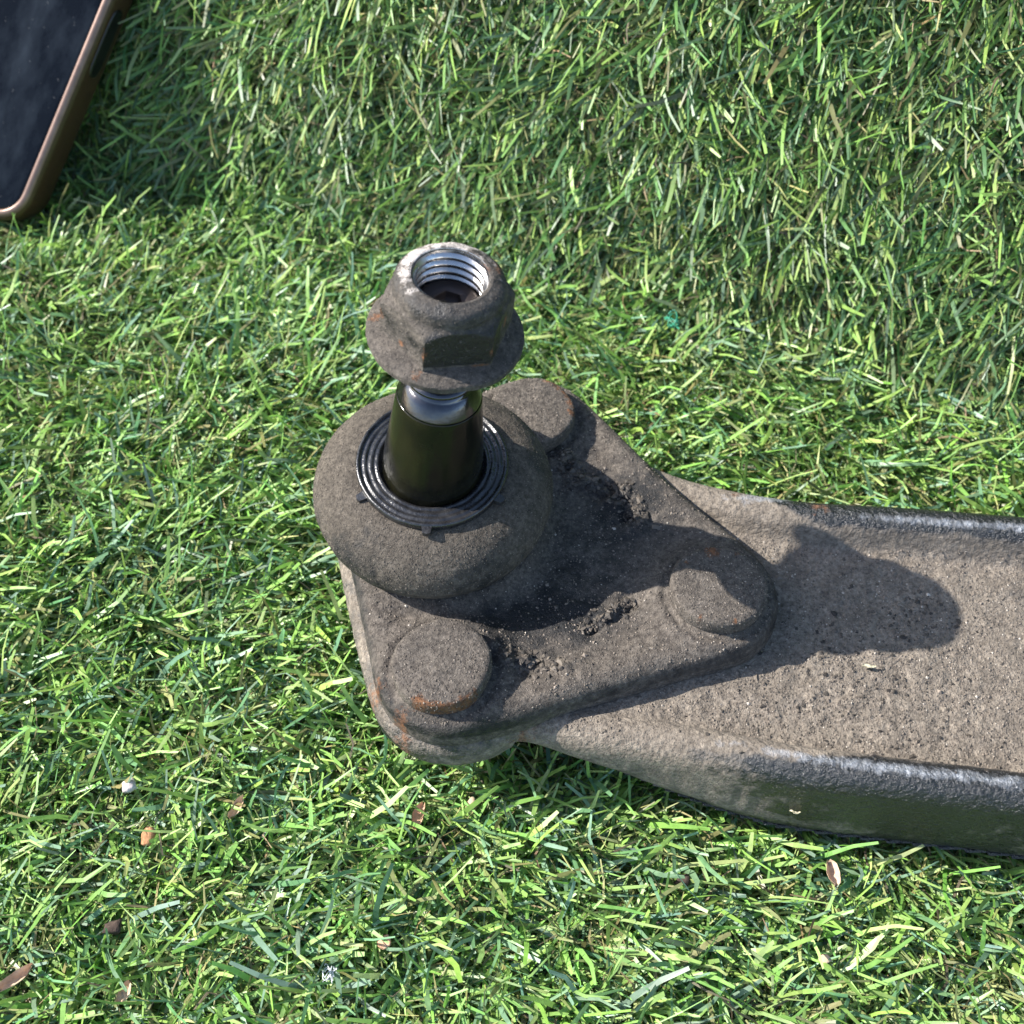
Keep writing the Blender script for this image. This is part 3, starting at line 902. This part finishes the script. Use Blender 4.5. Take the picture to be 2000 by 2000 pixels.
husk('brown_flake', 'brown ribbed flake standing in the grass beside the long cream husk', 'flake', at_px(236, 1872, ZT), 4.2, 2.0, 1.2, M_husk, 9, 0.5)
lump('petal_scrap', 'small orange petal scrap in the grass near the white fluff', 'petal', at_px(726, 1778, ZT), (1.5, 1.2, 0.5), 0.5, M_petal, 10, 0.4)
lump('soil_crumb', 'dark brown soil crumb caught in the grass above the brown flake', 'soil crumb', at_px(212, 1750, ZT-1), (2.2, 1.5, 1.0), 0.1, M_soil, 11, 0.5)
lump('dark_crumb', 'nearly black soil crumb between blades in the sparse front grass', 'soil crumb', at_px(1290, 1662, ZT-1.5), (1.7, 1.4, 0.9), 0.6, M_soil, 12, 0.5)
husk('straw_sliver', 'thin pale straw sliver stuck on the sandy web of the arm', 'straw', at_px(1640, 1257, 28.4), 2.6, 0.7, 0.0, M_straw, 13, 0.2)
husk('straw_flake', 'short straw flake on the dusty side of the front rim', 'straw', at_px(1500, 1530, 19.8)+np.array([0, -0.2, 0]), 2.0, 0.5, -0.15, M_straw, 14, 0.2)

def tube_path(P, r, n=5):
    P = np.array(P, float); V = []; F = []
    for i, p in enumerate(P):
        t = P[min(i+1, len(P)-1)]-P[max(i-1, 0)]; t /= np.linalg.norm(t)+1e-9
        a = np.cross(t, [0.3, 0.2, 0.93]); a /= np.linalg.norm(a)+1e-9; b = np.cross(t, a)
        for k in range(n):
            an = 2*math.pi*k/n
            V.append(p+r*(math.cos(an)*a+math.sin(an)*b))
    for i in range(len(P)-1):
        for k in range(n):
            F.append((i*n+k, i*n+(k+1) % n, (i+1)*n+(k+1) % n, (i+1)*n+k))
    F.append(tuple(range(n))[::-1]); F.append(tuple(range((len(P)-1)*n, len(P)*n)))
    return V, F

def tangle(name, label, cat, pos, size, strands, r, mat, seed):
    q = np.random.default_rng(seed); V = []; F = []
    for _ in range(strands):
        ph = q.uniform(0, 6.28, 6); am = q.uniform(0.4, 1.0, 3)*np.array(size); c0 = q.normal(0, 0.25, 3)*np.array(size)
        t = np.linspace(0, q.uniform(1.8, 4.5), 22)
        P = np.column_stack([c0[0]+am[0]*np.sin(t+ph[0]), c0[1]+am[1]*np.sin(1.3*t+ph[1]), c0[2]+am[2]*np.sin(1.7*t+ph[2])])
        v, f = tube_path(P, r); b = len(V)
        V += list(v); F += [tuple(i+b for i in g) for g in f]
    o = mesh_obj(name, V, F, mat, None, True)
    o.location = Vector(pos*MM)
    tag(o, label, cat)
    LIT.append((pos[0], pos[1], max(size[:2])*0.8, pos[2]))
    return o
tangle('white_fluff', 'wisp of white fluff snagged on the grass near the orange petal scrap', 'fluff', at_px(620, 1836, ZT+0.5), (1.3, 1.8, 0.8), 9, 0.08, M_fluff, 5)
tangle('plastic_twine', 'frayed scrap of bright turquoise green plastic twine at the foot of the bank', 'twine', at_px(1272, 606, ZT+2), (1.8, 2.6, 1.2), 7, 0.16, M_twine, 9)

# ---------------------------------------------------------------- turf blades
ARMS = ARM[::2]
def blocked(P, margin):
    """points that lie inside the arm's or the phone's body"""
    x, y, z = P[:, 0], P[:, 1], P[:, 2]
    bad = np.zeros(len(x), bool)
    k = (x > -42) & (x < 235) & (y > 55) & (y < 190) & (z < 36)
    if k.any():
        d = sdf(ARMS, x[k], y[k])
        zb = arm_zb(x[k], y[k])
        bad[k] = (d > -margin) & (z[k] > zb-1.0)
    q = P-CORN
    a = q@pw; b = q@pe; c = q@pn
    bad |= (a > -0.3) & (a < PW) & (b > -0.3) & (b < PL) & (c > -PT-0.3) & (c < 0.6)
    return bad

def blades(W, S, length, width, th0, th1, lean, K, twist, kink_p, tint, wob, hmin=0.4, taper=0.6):
    n = len(W)
    P, T, N = surf(W, S)
    Bd = np.broadcast_to(np.array([BD[0], BD[1], 0.0]), T.shape)
    la = lean.copy()
    pos = P.copy(); hgt = np.zeros(n)
    seg = length/K
    kk = rng.integers(1, K, n); kink = np.where(rng.random(n) < kink_p, rng.normal(0, 1.1, n), 0.0)
    bend = wob*rng.normal(0, 1, n)
    rows = []; tw = rng.normal(0, twist, n)
    tw0 = rng.normal(0, twist*0.8, n)
    for k in range(K+1):
        f = k/K
        th = th0+(th1-th0)*f**0.8
        la = la+(bend+0.5*wob*rng.normal(0, 1, n))*(k > 0)+np.where(kk == k, kink, 0)
        l = np.cos(la)[:, None]*T+np.sin(la)[:, None]*Bd
        d = np.cos(th)[:, None]*N+np.sin(th)[:, None]*l
        w = np.cross(N, l)
        fn = np.cross(d, w)
        a = tw0+tw*f
        wv = np.cos(a)[:, None]*w+np.sin(a)[:, None]*fn
        wd = width*(1.0 if k < K else 1.0)*(1-(1-taper)*f**3)
        rows.append(np.stack([pos-wv*(wd/2)[:, None], pos+wv*(wd/2)[:, None]], 1))
        if k < K:
            step = d*seg[:, None]
            dn = np.cos(th)*seg
            low = (hgt+dn) < hmin
            step = step+np.where(low, hmin-(hgt+dn), 0)[:, None]*N
            hgt = np.where(low, hmin, hgt+dn)
            pos = pos+step
    V = np.stack(rows, 1)                     # n, K+1, 2, 3
    # drop blades that would pass through the arm, the phone or over a piece of litter
    bad = np.zeros(n, bool)
    for k in range(K+1):
        c = V[:, k].mean(1)
        bad |= blocked(c, 0.25)
        for lx, ly, lr, lz in LIT:
            bad |= ((c[:, 0]-lx)**2+(c[:, 1]-ly)**2 < lr*lr) & (c[:, 2] > lz-1.5)
    V = V[~bad]; tint = tint[~bad]
    n = len(V)
    base = np.arange(n)[:, None]*((K+1)*2)
    q = np.concatenate([np.stack([base[:, 0]+2*k, base[:, 0]+2*k+1, base[:, 0]+2*k+3, base[:, 0]+2*k+2], 1) for k in range(K)])
    return V.reshape(-1, 3), q, np.repeat(tint, (K+1)*2, 0)

def pick(pal, wts, n, gain=1.0):
    pal = np.array(pal); i = rng.choice(len(pal), n, p=np.array(wts)/np.sum(wts))
    c = pal[i]*rng.uniform(0.78, 1.18, (n, 1))*gain*np.clip(rng.normal(1, 0.07, (n, 3)), 0.7, 1.3)
    return np.clip(c, 0.005, 0.9)

GREEN = [(0.150, 0.270, 0.050), (0.110, 0.215, 0.045), (0.200, 0.300, 0.085), (0.075, 0.165, 0.062), (0.100, 0.180, 0.092), (0.110, 0.130, 0.040), (0.18, 0.24, 0.09), (0.135, 0.270, 0.045)]
GWT = [3.2, 3.4, 1.7, 2, 2, 1.0, 0.5, 1.2]
BANK = [(0.140, 0.225, 0.060), (0.095, 0.175, 0.055), (0.190, 0.270, 0.085), (0.055, 0.115, 0.050), (0.085, 0.130, 0.080), (0.085, 0.095, 0.045), (0.21, 0.24, 0.11)]
BWT = [3, 3, 1.2, 2.6, 2.2, 1.8, 0.4]
BROWN = [(0.11, 0.12, 0.042), (0.075, 0.080, 0.030), (0.19, 0.17, 0.075), (0.12, 0.085, 0.045), (0.045, 0.035, 0.022), (0.11, 0.15, 0.05)]
BRWT = [3, 2.5, 1.6, 1.2, 1.0, 2]

def scatter(w0, w1, s0, s1, dens, tuft, spread):
    """tufts on jittered stitch rows; returns root positions and a tuft lean"""
    area = (w1-w0)*(s1-s0)/100.0
    nt = int(area*dens/tuft)
    w = rng.uniform(w0, w1, nt); s = rng.uniform(s0, s1, nt)
    global TUFT
    TUFT = np.repeat(rng.normal(0, 1, nt), tuft)
    w = np.repeat(w, tuft)+rng.normal(0, spread, nt*tuft); s = np.repeat(s, tuft)+rng.normal(0, spread, nt*tuft)
    TU[0] = (w, s, TUFT)
    return w, s

TU = [None]
def tuft_of(w, s):
    """lean of the tuft each surviving root belongs to"""
    W, S, T = TU[0]
    o = np.lexsort((S, W)); i = o[np.searchsorted(W[o], w)]
    return T[i]

def cull_under(w, s):
    """no roots under the middle of the arm: nothing can be seen there"""
    P, _, _ = surf(w, s)
    k = np.ones(len(w), bool)
    c = (P[:, 0] > -42) & (P[:, 0] < 235) & (P[:, 1] > 55) & (P[:, 1] < 190)
    d = sdf(ARMS, P[c, 0], P[c, 1])
    k[np.where(c)[0][d > 9]] = False
    return w[k], s[k]

parts = []; tparts = []
def add(dst, w, s, **kw):
    v, q, t = blades(w, s, **kw)
    dst.append((v, q, t))

def field(w, s, sc, seed): return vnoise(w, s, sc, seed)

def zone(w, s, fine):
    P, _, _ = surf(w, s)
    inner = (np.abs(P[:, 0]) < 0.245*P[:, 1]+122) & (s > 5) & (s < 385)
    k = inner if fine else ~inner
    return w[k], s[k]

# floor, w/s limits cover the view with a margin
def floor_set(w0, w1, s0, s1, dens, lm, wm, K, fine=True):
    w, s = scatter(w0, w1, s0, s1, dens, 5, 1.3)
    w, s = cull_under(w, s)
    w, s = zone(w, s, fine)
    P, _, _ = surf(w, s)
    right = sstep(-10, 70, P[:, 0])*sstep(100, 70, P[:, 1])         # thinner pile in front of the arm
    keep = rng.random(len(w)) > 0.58*right+0.18*np.clip(field(w, s, 30, 301), 0, 1)
    w = w[keep]; s = s[keep]; right = right[keep]
    n = len(w)
    lean = 2.4+1.5*field(w, s, 45, 302)+1.0*field(w, s, 14, 303)+0.85*tuft_of(w, s)+rng.normal(0, 0.62, n)
    flat = rng.random(n) < 0.72
    th0 = np.where(flat, rng.uniform(0.6, 1.15, n), rng.uniform(0.15, 0.8, n))
    th1 = th0+rng.uniform(0.25, 1.1, n)
    L = lm*np.clip(rng.gamma(7, 1/7, n), 0.35, 2.0)
    Wd = wm*np.clip(rng.normal(1, 0.22, n), 0.4, 1.5)
    add(parts, w, s, length=L, width=Wd, th0=th0, th1=np.minimum(th1, 1.75), lean=lean, K=K, twist=0.5, kink_p=0.13,
        tint=pick(GREEN, GWT, n, 1.8)*np.array([1.07, 0.97, 1.22]), wob=0.22, hmin=1.5)

def bank_set(w0, w1, s0, s1, dens, lm, wm, K, fine=True):
    w, s = scatter(w0, w1, s0, s1, dens, 5, 1.2)
    w, s = zone(w, s, fine)
    n = len(w)
    keep = rng.random(n) > 0.22*np.clip(field(w, s, 22, 311)+0.3, 0, 1)
    w = w[keep]; s = s[keep]; n = len(w)
    lean = math.pi+0.5*field(w, s, 35, 312)+0.45*tuft_of(w, s)+rng.normal(0, 0.36, n)
    lean = np.where(rng.random(n) < 0.17, rng.uniform(0, 6.28, n), lean)
    th0 = rng.uniform(0.35, 1.05, n); th1 = th0+rng.uniform(0.2, 0.9, n)
    L = lm*np.clip(rng.gamma(7, 1/7, n), 0.35, 2.0); Wd = wm*np.clip(rng.normal(1, 0.25, n), 0.4, 1.6)
    add(parts, w, s, length=L, width=Wd, th0=th0, th1=np.minimum(th1, 1.6), lean=lean, K=K, twist=0.4, kink_p=0.10,
        tint=pick(BANK, BWT, n, 1.75)*np.array([1.02, 1.02, 0.92]), wob=0.08, hmin=1.2)

def thatch_set(w0, w1, s0, s1, dens):
    w, s = scatter(w0, w1, s0, s1, dens, 4, 1.6)
    w, s = cull_under(w, s)
    w, s = zone(w, s, True)
    n = len(w)
    add(tparts, w, s, length=rng.uniform(6, 17, n), width=rng.uniform(0.25, 0.6, n), th0=rng.uniform(0.2, 1.3, n), th1=rng.uniform(1.0, 2.6, n),
        lean=rng.uniform(0, 6.28, n), K=4, twist=0.8, kink_p=0.5, tint=pick(BROWN, BRWT, n, 2.1)*np.array([0.95, 1.05, 1.0]), wob=0.5, hmin=1.0, taper=0.6)

WL, WR = -300, 125
floor_set(WL, WR, 0, 230, 88, 11.2, 0.92, 4)
floor_set(WL, WR, 0, 230, 80, 11.0, 0.55, 4)
bank_set(WL, WR, 222, 385, 58, 10.8, 0.86, 4)
bank_set(WL, WR, 222, 385, 50, 11.0, 0.50, 4)
thatch_set(WL, WR, 0, 385, 66)
# wider surroundings, outside the photograph: thinner, coarser pile
floor_set(-430, 330, -160, 232, 12, 15, 2.0, 3, False)
bank_set(-430, 330, 228, 620, 12, 15, 2.0, 3, False)

def join(dst, name, mat):
    off = 0; V = []; Q = []; T = []
    for v, q, t in dst:
        V.append(v); Q.append(q+off); T.append(t); off += len(v)
    o = mesh_obj(name, np.concatenate(V), np.concatenate(Q), mat, None, False, {'tint': np.concatenate(T)})
    return o
g = join(parts, 'turf_grass', M_blade)
tag(g, 'green artificial turf blades, matted on the floor and hanging down the bank', 'grass', kind='stuff')
t = join(tparts, 'turf_thatch', M_thatch)
tag(t, 'curly olive and brown thatch fibres between the turf blades', 'thatch', kind='stuff')
print('blades', len(g.data.polygons), 'thatch', len(t.data.polygons))
